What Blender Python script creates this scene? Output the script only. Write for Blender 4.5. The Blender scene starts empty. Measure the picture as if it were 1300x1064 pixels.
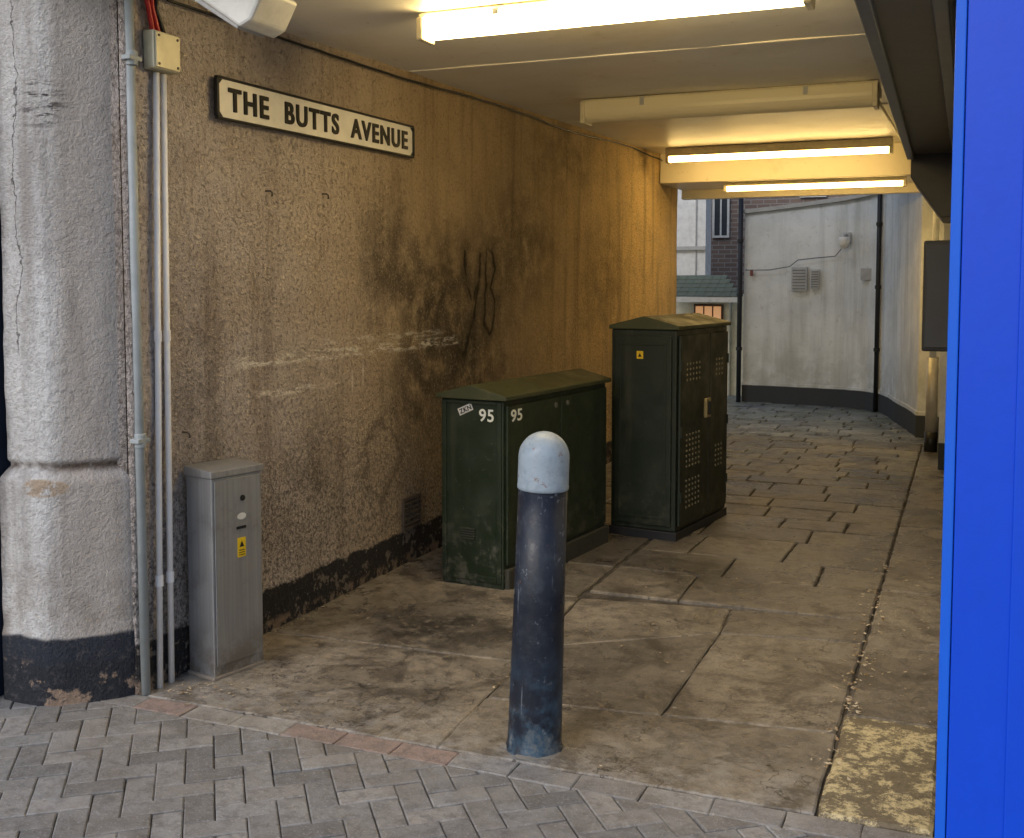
import bpy, bmesh, math, random
from mathutils import Vector, Matrix, noise
random.seed(7)
S=bpy.context.scene
COL=S.collection
S.view_settings.view_transform='Standard'
S.view_settings.look='None'
S.view_settings.exposure=0

# ---------------- material helper ----------------
class M:
    def __init__(s,name,rough=.7,metal=0.,spec=.4,color=None):
        s.m=bpy.data.materials.new(name); s.m.use_nodes=True
        s.nt=s.m.node_tree; s.b=s.nt.nodes['Principled BSDF']
        s.b.inputs['Roughness'].default_value=rough
        s.b.inputs['Metallic'].default_value=metal
        s.b.inputs['Specular IOR Level'].default_value=spec
        s.co=s.nt.nodes.new('ShaderNodeTexCoord').outputs['Object']
        if color: s.b.inputs['Base Color'].default_value=(*color,1)
    def put(s,sock,v):
        if v is None: return
        if isinstance(v,bpy.types.NodeSocket): s.nt.links.new(v,sock)
        elif isinstance(v,(tuple,list)):
            if sock.type=='RGBA' and len(v)==3: v=(*v,1)
            sock.default_value=v
        else: sock.default_value=v
    def node(s,t,**p):
        n=s.nt.nodes.new('ShaderNode'+t)
        for k,v in p.items(): setattr(n,k,v)
        return n
    def noise(s,scale,detail=4,rough=.55,vec=None,dist=0.):
        n=s.node('TexNoise'); s.put(n.inputs['Vector'],vec if vec is not None else s.co)
        n.inputs['Scale'].default_value=scale; n.inputs['Detail'].default_value=detail
        n.inputs['Roughness'].default_value=rough; n.inputs['Distortion'].default_value=dist
        return n.outputs['Fac']
    def voro(s,scale,feature='F1',vec=None):
        n=s.node('TexVoronoi',feature=feature); s.put(n.inputs['Vector'],vec if vec is not None else s.co)
        n.inputs['Scale'].default_value=scale
        return n.outputs['Distance']
    def map(s,scale=(1,1,1),loc=(0,0,0),rot=(0,0,0)):
        n=s.node('Mapping'); s.put(n.inputs['Vector'],s.co)
        n.inputs['Scale'].default_value=scale; n.inputs['Location'].default_value=loc; n.inputs['Rotation'].default_value=rot
        return n.outputs['Vector']
    def math(s,op,a,b=None,c=None,clamp=False):
        n=s.node('Math',operation=op,use_clamp=clamp)
        s.put(n.inputs[0],a); s.put(n.inputs[1],b)
        if c is not None: s.put(n.inputs[2],c)
        return n.outputs[0]
    def vmath(s,op,a,b=None,scale=None):
        n=s.node('VectorMath',operation=op); s.put(n.inputs[0],a)
        if b is not None: s.put(n.inputs[1],b)
        if scale is not None: s.put(n.inputs['Scale'],scale)
        return n.outputs['Value'] if op in('DOT_PRODUCT','LENGTH','DISTANCE') else n.outputs['Vector']
    def step(s,v,lo,hi,tolo=0.,tohi=1.):
        n=s.node('MapRange',interpolation_type='SMOOTHSTEP'); s.put(n.inputs['Value'],v)
        for k,x in zip(('From Min','From Max','To Min','To Max'),(lo,hi,tolo,tohi)): n.inputs[k].default_value=x
        if lo>hi:
            n.inputs['From Min'].default_value=hi; n.inputs['From Max'].default_value=lo
            n.inputs['To Min'].default_value=tohi; n.inputs['To Max'].default_value=tolo
        return n.outputs[0]
    def mix(s,f,a,b,mode='MIX'):
        n=s.node('Mix',data_type='RGBA',blend_type=mode)
        s.put(n.inputs[0],f); s.put(n.inputs[6],a); s.put(n.inputs[7],b)
        return n.outputs[2]
    def sep(s,v=None):
        n=s.node('SeparateXYZ'); s.put(n.inputs[0],v if v is not None else s.co); return n.outputs
    def bump(s,h,strength=.5,dist=.01):
        n=s.node('Bump'); s.put(n.inputs['Height'],h); n.inputs['Strength'].default_value=strength; n.inputs['Distance'].default_value=dist
        s.nt.links.new(n.outputs[0],s.b.inputs['Normal'])
    def base(s,c): s.put(s.b.inputs['Base Color'],c)
    def rough(s,c): s.put(s.b.inputs['Roughness'],c)
    def mul(s,*a):
        r=a[0]
        for x in a[1:]: r=s.math('MULTIPLY',r,x)
        return r
    def ell(s,u,v,cu,cv,ru,rv,soft=.6):
        a=s.math('DIVIDE',s.math('SUBTRACT',u,cu),ru); b=s.math('DIVIDE',s.math('SUBTRACT',v,cv),rv)
        d=s.math('SQRT',s.math('ADD',s.math('MULTIPLY',a,a),s.math('MULTIPLY',b,b)))
        return s.step(d,1.0,1-soft)
    def seg(s,p,a,b):
        a=Vector(a);b=Vector(b);ba=b-a
        pa=s.vmath('SUBTRACT',p,tuple(a))
        t=s.math('DIVIDE',s.vmath('DOT_PRODUCT',pa,tuple(ba)),ba.length_squared,clamp=True)
        q=s.vmath('SCALE',tuple(ba),scale=t)
        return s.vmath('LENGTH',s.vmath('SUBTRACT',pa,q))
    def node_color(s,scale):
        n=s.node('TexNoise'); s.put(n.inputs['Vector'],s.co); n.inputs['Scale'].default_value=scale
        return n.outputs['Color']

# ---- passage wall render ----
def wall_material():
    m=M('stained_roughcast_render',.9,spec=.25)
    x,y,z=m.sep()
    big=m.noise(.9,5,.6); med=m.noise(4,5,.65,dist=.4); fine=m.noise(48,4,.75); pit=m.noise(75,3,.75)
    c=m.mix(m.step(big,.35,.65),(.60,.44,.25),(.72,.55,.33))
    c=m.mix(m.step(y,6.2,9.5,0,.7),c,(.80,.57,.25))  # golden lamp light at the far end, mixed into the wall colour
    c=m.mix(m.step(y,5.8,3.6,0,.97),c,(.61,.55,.53))  # cool daylight by the opening, mixed into the wall colour
    c=m.mix(m.step(med,.4,.75,0,.42),c,(.36,.265,.18))
    st=m.noise(1,4,.6,vec=m.map((1,7,.45)))
    c=m.mix(m.mul(m.step(st,.48,.75),.5),c,(.18,.125,.085))
    w=m.math('MULTIPLY',m.math('SUBTRACT',m.noise(2.2,5,.65),.5),.9)
    yy=m.math('ADD',y,w); zz=m.math('ADD',z,w)
    blot=m.step(m.noise(7,5,.7),.24,.62)
    for cy,cz,ry,rz,st_ in [(5.45,1.38,.9,.62,.88),(5.0,1.65,.6,.5,.6),(6.2,1.55,.7,.6,.55),(6.9,1.75,1.1,.7,.65),(5.9,.95,1.2,.65,.95),(5.3,.85,.6,.6,.6),(8.6,1.5,1.0,.7,.5),(7.6,2.4,1.3,.3,.5),(3.45,1.0,.3,.9,.45),(4.3,.6,.5,.3,.45)]:
        e=m.mul(m.ell(yy,zz,cy,cz,ry,rz,.99),st_,blot)
        c=m.mix(e,c,(.038,.030,.024))
    c=m.mix(m.step(fine,.52,.68,0,.5),c,(.13,.10,.075))
    c=m.mix(m.step(pit,.56,.68,0,.5),c,(.82,.72,.58))
    lowm=m.step(m.math('ADD',z,w),1.15,.35)
    c=m.mix(m.mul(lowm,m.step(m.noise(55,4,.8),.42,.60),.75),c,(.09,.08,.075))
    c=m.mix(m.mul(lowm,m.step(m.noise(85,3,.8),.54,.64),.65),c,(.66,.61,.57))
    sc=m.step(m.noise(1,5,.75,vec=m.map((1,7,34))),.46,.58)
    for zc,hw,y0,y1,k in [(1.165,.035,3.65,5.9,1.),(1.02,.025,3.6,4.5,.7),(1.22,.025,4.2,5.6,.6)]:
        b=m.mul(m.step(m.math('ABSOLUTE',m.math('SUBTRACT',z,zc)),hw,hw*.3),m.step(y,y0-.1,y0+.1),m.step(y,y1+.1,y1-.1),sc,k)
        c=m.mix(b,c,(.92,.87,.80))
    for cy,cz in [(4.62,1.02),(4.72,1.05)]:
        c=m.mix(m.mul(m.ell(y,z,cy,cz,.012,.08),m.step(fine,.35,.55),.7),c,(.88,.83,.76))
    r=m.math('SQRT',m.math('ADD',m.math('POWER',m.math('SUBTRACT',yy,4.9),2.),m.math('POWER',m.math('SUBTRACT',zz,.62),2.)))
    c=m.mix(m.mul(m.step(m.math('ABSOLUTE',m.math('SUBTRACT',r,.17)),.05,.0),.45),c,(.05,.045,.04))
    jit=m.vmath('SCALE',m.vmath('SUBTRACT',m.node_color(7),(.5,.5,.5)),scale=.085)
    p=m.vmath('ADD',m.vmath('MULTIPLY',m.co,(0,1,1)),jit)
    strokes=[((5.92,1.68),(5.94,1.50)),((5.94,1.50),(6.02,1.38)),((6.02,1.38),(6.11,1.50)),((6.11,1.50),(6.13,1.68)),((6.11,1.50),(6.05,1.28)),((6.05,1.28),(5.90,1.06)),
             ((6.24,1.70),(6.20,1.26)),((6.24,1.70),(6.34,1.68)),((6.34,1.68),(6.37,1.58)),((6.37,1.58),(6.28,1.46)),((6.28,1.46),(6.38,1.38)),((6.38,1.38),(6.36,1.26)),((6.36,1.26),(6.27,1.18)),((6.27,1.18),(6.21,1.26))]
    d=None
    for a,b in strokes:
        q=m.seg(p,(0,*a),(0,*b)); d=q if d is None else m.math('MINIMUM',d,q)
    c=m.mix(m.mul(m.step(d,.14,.0),.50),c,(.03,.025,.02))
    c=m.mix(m.mul(m.step(d,.024,.004),m.step(fine,.25,.5,.55,.92)),c,(.016,.014,.013))
    edge=m.math('ADD',z,m.math('MULTIPLY',m.math('SUBTRACT',m.noise(5,5,.7),.5),.09))
    band=m.step(edge,.185,.172)
    bc=m.mix(m.step(m.noise(14,5,.7),.56,.6),(.035,.033,.035),(.22,.19,.16))
    bc=m.mix(m.mul(m.step(edge,.06,.03),m.step(m.noise(12,5,.7),.50,.55),.7),bc,(.36,.27,.20))
    bc=m.mix(m.step(pit,.56,.68,0,.3),bc,(.3,.27,.23))
    c=m.mix(band,c,bc)
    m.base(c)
    h=m.math('ADD',m.math('MULTIPLY',pit,.9),m.math('MULTIPLY',m.noise(26,4,.7),1.3))
    h=m.math('SUBTRACT',h,m.math('MULTIPLY',m.step(fine,.5,.66),.35))
    m.bump(h,1.0,.020)
    return m.m
MW=wall_material()

def pillar_material():
    m=M('flaking_masonry_paint',.85,spec=.25)
    x,y,z=m.sep()
    fine=m.noise(40,4,.75); big=m.noise(2.5,5,.6)
    c=m.mix(m.step(big,.4,.7),(.74,.735,.73),(.58,.565,.56))
    c=m.mix(m.mul(m.step(x,-2.99,-2.90),.7),c,(.45,.395,.355))
    c=m.mix(m.step(fine,.46,.66,0,.5),c,(.38,.355,.34))
    st=m.noise(1,5,.6,vec=m.map((9,9,.6)))
    c=m.mix(m.mul(m.step(st,.48,.72),.65),c,(.29,.255,.23))
    sc=m.step(m.noise(1,5,.7,vec=m.map((8,8,55))),.48,.6)
    c=m.mix(m.mul(m.ell(x,z,-2.98,2.12,.09,.13,.7),sc),c,(.04,.03,.03))
    wv=m.math('MULTIPLY',m.math('SUBTRACT',m.noise(5,6,.7),.5),.13)
    cr=m.step(m.math('ABSOLUTE',m.math('SUBTRACT',m.math('ADD',x,wv),-3.08)),.004,.001)
    c=m.mix(m.mul(cr,m.step(z,1.2,1.3),.8),c,(.06,.05,.05))
    c=m.mix(m.mul(m.step(x,-3.12,-3.17),m.step(m.noise(6,6,.7),.4,.6),.5),c,(.12,.10,.10))
    c=m.mix(m.mul(m.step(m.math('ABSOLUTE',m.math('SUBTRACT',z,.845)),.03,.0),m.step(m.noise(9,5,.6),.35,.6)),c,(.12,.09,.07))
    c=m.mix(m.mul(m.ell(x,z,-2.99,.775,.10,.035,.2),m.step(m.noise(16,5,.7),.42,.52)),c,(.46,.36,.27))
    c=m.mix(m.mul(m.step(z,.75,.2),m.step(m.noise(8,5,.7),.38,.65),.65),c,(.32,.27,.225))
    edge=m.math('ADD',z,m.math('MULTIPLY',m.math('SUBTRACT',m.noise(4,5,.6),.5),.07))
    bc=m.mix(m.step(m.noise(8,5,.65),.55,.60),(.03,.033,.042),(.33,.24,.18))
    bc=m.mix(m.step(z,.12,.17),bc,(.035,.04,.055))
    bc=m.mix(m.step(fine,.5,.7,0,.55),bc,(.13,.12,.12))
    c=m.mix(m.step(edge,.25,.235),c,bc)
    m.base(c)
    h=m.math('ADD',m.math('MULTIPLY',m.noise(80,3,.75),1.0),m.math('MULTIPLY',m.noise(30,5,.75),1.0))
    m.bump(h,1.,.012)
    return m.m
MP=pillar_material()

def stone_material(name,a,b,green=0.):
    m=M(name,.6,spec=.5)
    x,y,z=m.sep()
    at=m.node('Attribute',attribute_name='tint').outputs['Fac']
    n=m.noise(1.3,5,.7,dist=.3); f=m.noise(14,5,.75); g=m.noise(75,4,.8)
    if not green:
        a=m.mix(m.step(y,6.5,10.),a,(.17,.18,.18)); b=m.mix(m.step(y,6.5,10.),b,(.29,.295,.29))
        dk=(.065,.056,.047)
    else: dk=(a[0]*.36,a[1]*.36,a[2]*.36)
    c=m.mix(m.step(n,.35,.65),a,b)
    c=m.mix(1.,c,m.mix(at,(.60,.60,.62),(1.20,1.18,1.14)),'MULTIPLY')
    c=m.mix(m.step(f,.42,.70,0,.75),c,dk)
    c=m.mix(m.step(g,.54,.70,0,.42),c,(.48,.46,.42))
    c=m.mix(m.step(m.noise(95,3,.8),.54,.66,0,.55),c,(.055,.05,.045))
    st=m.step(m.noise(3.1,5,.75,dist=.8),.49,.63)
    c=m.mix(m.mul(st,.70),c,(.06,.05,.042))
    w=m.math('MULTIPLY',m.math('SUBTRACT',m.noise(3.5,5,.7),.5),.7)
    if not green:
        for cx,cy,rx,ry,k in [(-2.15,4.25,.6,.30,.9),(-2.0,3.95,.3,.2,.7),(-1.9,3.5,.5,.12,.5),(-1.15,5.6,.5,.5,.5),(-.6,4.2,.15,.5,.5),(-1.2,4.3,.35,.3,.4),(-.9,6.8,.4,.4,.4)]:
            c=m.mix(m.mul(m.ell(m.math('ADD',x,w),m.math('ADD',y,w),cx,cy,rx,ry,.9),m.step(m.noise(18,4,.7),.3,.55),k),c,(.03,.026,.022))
        c=m.mix(m.mul(m.step(m.math('ADD',x,w),-2.1,-2.75),m.step(m.noise(10,5,.7),.4,.6),.45),c,(.46,.43,.40))
        c=m.mix(m.mul(m.step(m.math('ADD',y,w),3.6,3.1),m.step(m.noise(11,5,.75),.42,.62),.5),c,(.44,.42,.40))
        cr=m.step(m.math('ABSOLUTE',m.math('SUBTRACT',m.noise(1.1,6,.6),.5)),.0035,.001)
        c=m.mix(m.mul(cr,.7),c,(.03,.025,.02))
    sp=m.step(m.voro(5.5),.055,.035)
    c=m.mix(m.mul(sp,.5),c,(.58,.56,.52))
    if green:
        c=m.mix(m.mul(m.step(y,10.5,13.),m.step(m.noise(1.6,5,.7),.35,.6),green),c,(.15,.20,.10))
    m.base(c); m.rough(m.step(n,.35,.65,.22,.50))
    m.bump(m.math('ADD',m.math('MULTIPLY',f,1.),m.math('MULTIPLY',g,.5)),.75,.010)
    return m.m
MS=stone_material('worn_flagstone',(.185,.162,.135),(.325,.29,.24))
MSF=stone_material('damp_yard_flagstone',(.25,.28,.31),(.39,.43,.46),green=.35)
def paver_material():
    m=M('street_block_paver',.8)
    at=m.node('Attribute',attribute_name='tint').outputs['Color']
    f=m.noise(20,5,.75); c=m.mix(m.step(f,.4,.7,0,.65),at,(.11,.10,.095)); c=m.mix(m.mul(m.step(m.noise(2.2,5,.65),.45,.65),.5),c,(.15,.13,.11))
    c=m.mix(m.step(m.noise(110,3,.7),.56,.68,0,.45),c,(.48,.47,.45))
    c=m.mix(m.mul(m.step(m.noise(5,5,.7),.55,.65),.4),c,(.40,.37,.34))
    m.base(c); m.bump(f,.7,.009); return m.m
MPV=paver_material()
def soil():
    m=M('joint_soil',.95); n=m.noise(9,6,.7)
    m.base(m.mix(m.step(n,.4,.65),(.05,.043,.035),(.14,.12,.10))); m.bump(n,.6,.01); return m.m
MSO=soil()
def ceil_mat():
    m=M('cream_gloss_ceiling_paint',.40,spec=.4)
    n=m.noise(1.1,5,.6); c=m.mix(m.step(n,.4,.7),(.93,.91,.85),(.86,.81,.70))
    y=m.sep()[1]
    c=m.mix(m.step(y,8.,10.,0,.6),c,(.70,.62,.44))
    c=m.mix(m.mul(m.step(m.noise(5,5,.7),.56,.75),.35),c,(.55,.45,.31)); 
    c=m.mix(m.mul(m.step(m.noise(16,4,.7),.66,.74),.5),c,(.35,.27,.18))
    m.base(c); m.bump(m.noise(2.5,4,.5),.25,.03); return m.m
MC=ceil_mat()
def plain(name,col,rough=.6,metal=0.,spec=.4,var=.45):
    m=M(name,rough,metal,spec); n=m.noise(12,5,.65)
    m.base(m.mix(m.step(n,.35,.75,0,var),col,tuple(v*.55 for v in col))); m.bump(m.noise(60,3,.6),.12,.003); return m.m
def yardwall():
    m=M('dirty_cream_yard_render',.85,spec=.2); x,y,z=m.sep()
    n=m.noise(1.5,5,.7); c=m.mix(m.step(n,.35,.7),(.78,.80,.79),(.62,.64,.62))
    st=m.noise(1,5,.65,vec=m.map((5,5,.35))); c=m.mix(m.mul(m.step(st,.45,.72),.55),c,(.37,.375,.34))
    c=m.mix(m.mul(m.step(z,1.0,.2),m.step(m.noise(4,5,.7),.3,.6),.5),c,(.30,.30,.25))
    c=m.mix(m.step(m.noise(14,5,.75),.55,.7,0,.4),c,(.40,.39,.35))
    c=m.mix(m.step(m.math('ADD',z,m.math('MULTIPLY',n,.03)),.235,.225),c,(.05,.055,.06))
    m.base(c); m.bump(m.noise(30,5,.7),.5,.008); return m.m
MY=yardwall()
def brickmat():
    m=M('red_brown_brick',.85); x,y,z=m.sep()
    cb=m.node('CombineXYZ'); m.put(cb.inputs[0],m.math('ADD',x,y)); m.put(cb.inputs[1],z)
    b=m.node('TexBrick'); m.put(b.inputs['Vector'],cb.outputs[0])
    b.inputs['Color1'].default_value=(.25,.175,.14,1); b.inputs['Color2'].default_value=(.19,.135,.115,1); b.inputs['Mortar'].default_value=(.32,.30,.27,1)
    b.inputs['Scale'].default_value=1; b.inputs['Brick Width'].default_value=.2; b.inputs['Row Height'].default_value=.07; b.inputs['Mortar Size'].default_value=.008
    m.base(b.outputs['Color']); m.bump(m.math('SUBTRACT',1.,b.outputs['Fac']),.4,.01); return m.m
MB=brickmat()
def greenmat(name,col,scr=.5,rough=.36):
    m=M(name,.38,spec=.5); x,y,z=m.sep()
    n=m.noise(5,5,.7); c=m.mix(m.mul(m.step(n,.5,.72),.7),col,(col[0]*1.8+.006,col[1]*1.5+.005,col[2]*1.6+.005))
    c=m.mix(m.mul(m.step(z,.5,.1),m.step(m.noise(11,5,.75),.48,.64),scr),c,(.13,.12,.095))
    st=m.noise(1,5,.7,vec=m.map((9,9,.7))); c=m.mix(m.mul(m.step(st,.55,.75),.4),c,(.07,.065,.045))
    c=m.mix(m.step(m.noise(45,4,.7),.64,.70,0,.5*scr),c,(.25,.24,.2))
    m.base(c); m.rough(m.step(n,.3,.7,rough,rough+.28)); m.bump(m.noise(30,4,.6),.15,.004); return m.m
MG=greenmat('weathered_green_paint',(.013,.024,.011),.6)
MGT=greenmat('green_black_cabinet_paint',(.010,.017,.011),.2)
MGR=greenmat('light_catching_olive_roof_tone',(.045,.052,.022),.06,.40)  # lighter olive puts the light reflected off the lid slopes into the colour
def galv():
    m=M('brushed_stainless_steel',.42,.6); n=m.noise(1,4,.6,vec=m.map((90,90,1.5)))
    z=m.sep()[2]
    c=m.mix(m.step(n,.3,.75),(.38,.39,.41),(.31,.315,.33)); c=m.mix(m.mul(m.step(z,.22,.0),m.step(m.noise(10,6,.7),.35,.6),.85),c,(.17,.14,.11))
    c=m.mix(m.mul(m.step(m.noise(6,5,.75),.48,.7),.45),c,(.20,.19,.18)); m.base(c); m.rough(m.step(m.noise(7,4,.6),.3,.7,.34,.55)); return m.m
MGA=galv()
MBL=plain('bright_blue_gloss_paint',(.001,.068,.68),.42,var=.12)
MDK=plain('dark_metal_paint',(.018,.02,.026),.5)
MSH=plain('grey_brown_housing_paint',(.085,.080,.075),.5)
MDN=plain('dark_navy_paint',(.02,.03,.055),.5)
MPIPE=plain('grey_pipe_paint',(.38,.42,.44),.5)
MCON=plain('galvanised_conduit',(.90,.91,.95),.4,.0,var=.25)
MBLK=plain('black_plastic',(.012,.012,.013),.45)
MWH=plain('white_enamel',(.78,.77,.72),.4)
MGREY=plain('grey_plastic',(.48,.50,.52),.5)
MJB=plain('beige_junction_metal',(.56,.54,.42),.45,.2)
MRED=plain('red_cable_sheath',(.45,.02,.02),.4)
MYEL=plain('yellow_label',(.80,.55,.02),.5)
MHOUS=plain('yellowed_light_housing',(.78,.72,.54),.4)
MOFF=M('unlit_yellowed_diffuser',.3,color=(.84,.77,.56)).m
def emis(name,col,st):
    m=M(name,.4,color=(.8,.75,.6)); m.b.inputs['Emission Color'].default_value=(*col,1); m.b.inputs['Emission Strength'].default_value=st; return m.m
MEM=emis('lit_fluorescent_diffuser',(1,.72,.30),31)
MEM2=emis('lit_yellowed_fluorescent_diffuser',(1,.66,.22),21)

# ---------------- geometry helper ----------------
def meta(o,label=None,category=None,kind=None,group=None):
    if label: o['label']=label
    if category: o['category']=category
    if kind: o['kind']=kind
    if group: o['group']=group
def obj(name,bm,mat,parent=None,smooth=False,bevel=0,loc=None,rot=None,**k):
    me=bpy.data.meshes.new(name)
    bmesh.ops.recalc_face_normals(bm,faces=bm.faces)
    bm.to_mesh(me); bm.free(); me.materials.append(mat)
    o=bpy.data.objects.new(name,me); COL.objects.link(o)
    if parent: o.parent=parent
    if smooth: 
        for p in me.polygons: p.use_smooth=True
    if bevel:
        b=o.modifiers.new('bevel','BEVEL'); b.width=bevel; b.segments=2; b.limit_method='ANGLE'
    if loc: o.location=loc
    if rot: o.rotation_euler=rot
    meta(o,**k); return o
def empty(name,loc,rotz=0,**k):
    o=bpy.data.objects.new(name,None); COL.objects.link(o); o.location=loc; o.rotation_euler=(0,0,rotz); o.empty_display_size=.1
    meta(o,**k); return o
def box(bm,x0,x1,y0,y1,z0,z1):
    v=[bm.verts.new(p) for p in [(x0,y0,z0),(x1,y0,z0),(x1,y1,z0),(x0,y1,z0),(x0,y0,z1),(x1,y0,z1),(x1,y1,z1),(x0,y1,z1)]]
    for f in [(0,3,2,1),(4,5,6,7),(0,1,5,4),(1,2,6,5),(2,3,7,6),(3,0,4,7)]: bm.faces.new([v[i] for i in f])
    return v
def cyl(bm,a,b,r,n=16,r2=None,cap=True):
    a=Vector(a);b=Vector(b);d=(b-a).normalized(); q=d.to_track_quat('Z','Y'); r2=r if r2 is None else r2
    A=[bm.verts.new(a+q@Vector((r*math.cos(t),r*math.sin(t),0))) for t in [2*math.pi*i/n for i in range(n)]]
    B=[bm.verts.new(b+q@Vector((r2*math.cos(t),r2*math.sin(t),0))) for t in [2*math.pi*i/n for i in range(n)]]
    for i in range(n): bm.faces.new((A[i],A[(i+1)%n],B[(i+1)%n],B[i]))
    if cap: bm.faces.new(A[::-1]); bm.faces.new(B)
def prism(bm,pr,y0,y1):
    A=[bm.verts.new((x,y0,z)) for x,z in pr]; C=[bm.verts.new((x,y1,z)) for x,z in pr]
    bm.faces.new(A); bm.faces.new(C[::-1]); n=len(pr)
    for i in range(n): bm.faces.new((A[i],A[(i+1)%n],C[(i+1)%n],C[i]))
def lathe(bm,prof,n=32,c=(0,0)):
    rings=[]
    for r,z in prof:
        rings.append([bm.verts.new((c[0]+r*math.cos(2*math.pi*i/n),c[1]+r*math.sin(2*math.pi*i/n),z)) for i in range(n)])
    for A,B in zip(rings,rings[1:]):
        for i in range(n): bm.faces.new((A[i],A[(i+1)%n],B[(i+1)%n],B[i]))
    bm.faces.new(rings[0][::-1]); bm.faces.new(rings[-1])
def tube(name,pts,r,mat,parent=None,n=8,**k):
    cu=bpy.data.curves.new(name,'CURVE'); cu.dimensions='3D'; cu.bevel_depth=r; cu.bevel_resolution=3
    sp=cu.splines.new('POLY'); sp.points.add(len(pts)-1)
    for p,q in zip(sp.points,pts): p.co=(*q,1)
    o=bpy.data.objects.new(name,cu); COL.objects.link(o)
    dg=bpy.context.evaluated_depsgraph_get(); me=bpy.data.meshes.new_from_object(o.evaluated_get(dg))
    bpy.data.objects.remove(o); me.materials.clear(); me.materials.append(mat)
    for p in me.polygons: p.use_smooth=True
    o=bpy.data.objects.new(name,me); COL.objects.link(o)
    if parent: o.parent=parent
    meta(o,**k); return o
def text(name,body,w,h,center,frame,depth,mat,parent=None,off=.0,tilt=0,sp=1.08,**k):
    cu=bpy.data.curves.new(name,'FONT'); cu.body=body; cu.size=1; cu.extrude=.5; cu.offset=off; cu.space_character=sp
    o=bpy.data.objects.new(name,cu); COL.objects.link(o)
    dg=bpy.context.evaluated_depsgraph_get(); me=bpy.data.meshes.new_from_object(o.evaluated_get(dg))
    bpy.data.objects.remove(o)
    xs=[v.co.x for v in me.vertices]; ys=[v.co.y for v in me.vertices]
    x0,x1,y0,y1=min(xs),max(xs),min(ys),max(ys); F=Matrix(frame).transposed(); c=Vector(center); rt=Matrix.Rotation(tilt,3,'Z')
    for v in me.vertices:
        p=Vector(((v.co.x-(x0+x1)/2)*w/(x1-x0),(v.co.y-(y0+y1)/2)*h/(y1-y0),v.co.z*depth))
        v.co=c+F@(rt@p)
    me.materials.clear(); me.materials.append(mat)
    o=bpy.data.objects.new(name,me); COL.objects.link(o)
    if parent: o.parent=parent
    meta(o,**k); return o
FX=[(0,1,0),(0,0,1),(1,0,0)]     # faces +X
FY=[(1,0,0),(0,0,1),(0,-1,0)]    # faces -Y
def B(): return bmesh.new()
def nz(x,y,z,s): return noise.noise(Vector((x*s,y*s,z*s)))

# ---------------- ground ----------------
bm=B(); s=90
v=[bm.verts.new(p) for p in [(-s,-s,-.014),(s,-s,-.014),(s,s,-.014),(-s,s,-.014)]]; bm.faces.new(v)
obj('ground',bm,MSO,kind='structure',label='dark gritty ground under the paving',category='ground')

def slab(bm,lay,poly,h,tint,gap=.006,tilt=.002,rag=.004,bev=.008):
    c=sum((Vector(p) for p in poly),Vector((0,0)))/len(poly)
    out=[]
    n=len(poly)
    for i in range(n):
        a=Vector(poly[i]);b=Vector(poly[(i+1)%n]); k=max(2,int((b-a).length/.06))
        nr=Vector((-(b-a).y,(b-a).x)).normalized()
        if nr.dot(c-a)<0: nr=-nr
        pv=Vector(poly[i-1]); n0=Vector((-(a-pv).y,(a-pv).x)).normalized()
        if n0.dot(c-a)<0: n0=-n0
        for j in range(k):
            p=a.lerp(b,j/k)
            if j==0: inn=(nr+n0)*gap; bi=(nr+n0)*bev*1.1
            else: inn=nr*gap; bi=nr*bev
            q=p+inn+Vector((random.uniform(-rag,rag),random.uniform(-rag,rag))); out.append((q,q+bi))
    tx,ty=random.uniform(-tilt,tilt),random.uniform(-tilt,tilt)
    def Z(p): return h+(p.x-c.x)*tx+(p.y-c.y)*ty
    top=[];mid=[];bot=[]
    for q,inn in out:
        top.append(bm.verts.new((inn.x,inn.y,Z(inn)))); mid.append(bm.verts.new((q.x,q.y,Z(q)-bev*.7))); bot.append(bm.verts.new((q.x,q.y,-.05)))
    fs=[bm.faces.new(top)]
    m=len(out)
    for i in range(m):
        j=(i+1)%m
        fs.append(bm.faces.new((mid[i],mid[j],top[j],top[i]))); fs.append(bm.faces.new((bot[i],bot[j],mid[j],mid[i])))
    for f in fs:
        for l in f.loops: l[lay]=tint
def rows(bm,lay,x0,x1,y0,y1,dep,wid,skew=.01,gap=.005,rag=.003,tilt=.003,hv=.003):
    y=y0; prev=[0,0]
    while y<y1-.05:
        d=min(random.uniform(*dep),y1-y)
        if y1-(y+d)<dep[0]*.5: d=y1-y
        nxt=[random.uniform(-skew,skew) if y+d<y1-.01 else 0 for _ in range(2)]
        xs=[x0]; x=x0+random.uniform(-wid[0]*.6,0)
        while True:
            x+=random.uniform(*wid)
            if x>x1-wid[0]*.5: break
            xs.append(x)
        xs.append(x1)
        L=lambda x,k: k[0]+(k[1]-k[0])*(x-x0)/(x1-x0)
        j=[0]+[random.uniform(-skew,skew) for _ in xs[1:-1]]+[0]
        for i in range(len(xs)-1):
            a,b=xs[i],xs[i+1]
            t=random.random(); 
            poly=[(a-j[i],y+L(a,prev)),(b-j[i+1],y+L(b,prev)),(b+j[i+1],y+d+L(b,nxt)),(a+j[i],y+d+L(a,nxt))]
            slab(bm,lay,poly,random.uniform(-hv,hv),(t,t,t,1),gap,tilt,rag)
        y+=d; prev=nxt
bm=B(); lay=bm.loops.layers.float_color.new('tint')
for poly,t in [([(-2.76,3.11),(-1.55,3.11),(-1.6,3.95),(-2.76,3.9)],.8),([(-1.55,3.11),(-.368,3.11),(-.368,3.72),(-1.58,3.56)],.55)]:
    slab(bm,lay,poly,0,(t,t,t,1),.002,.0,.003,.006)
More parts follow.
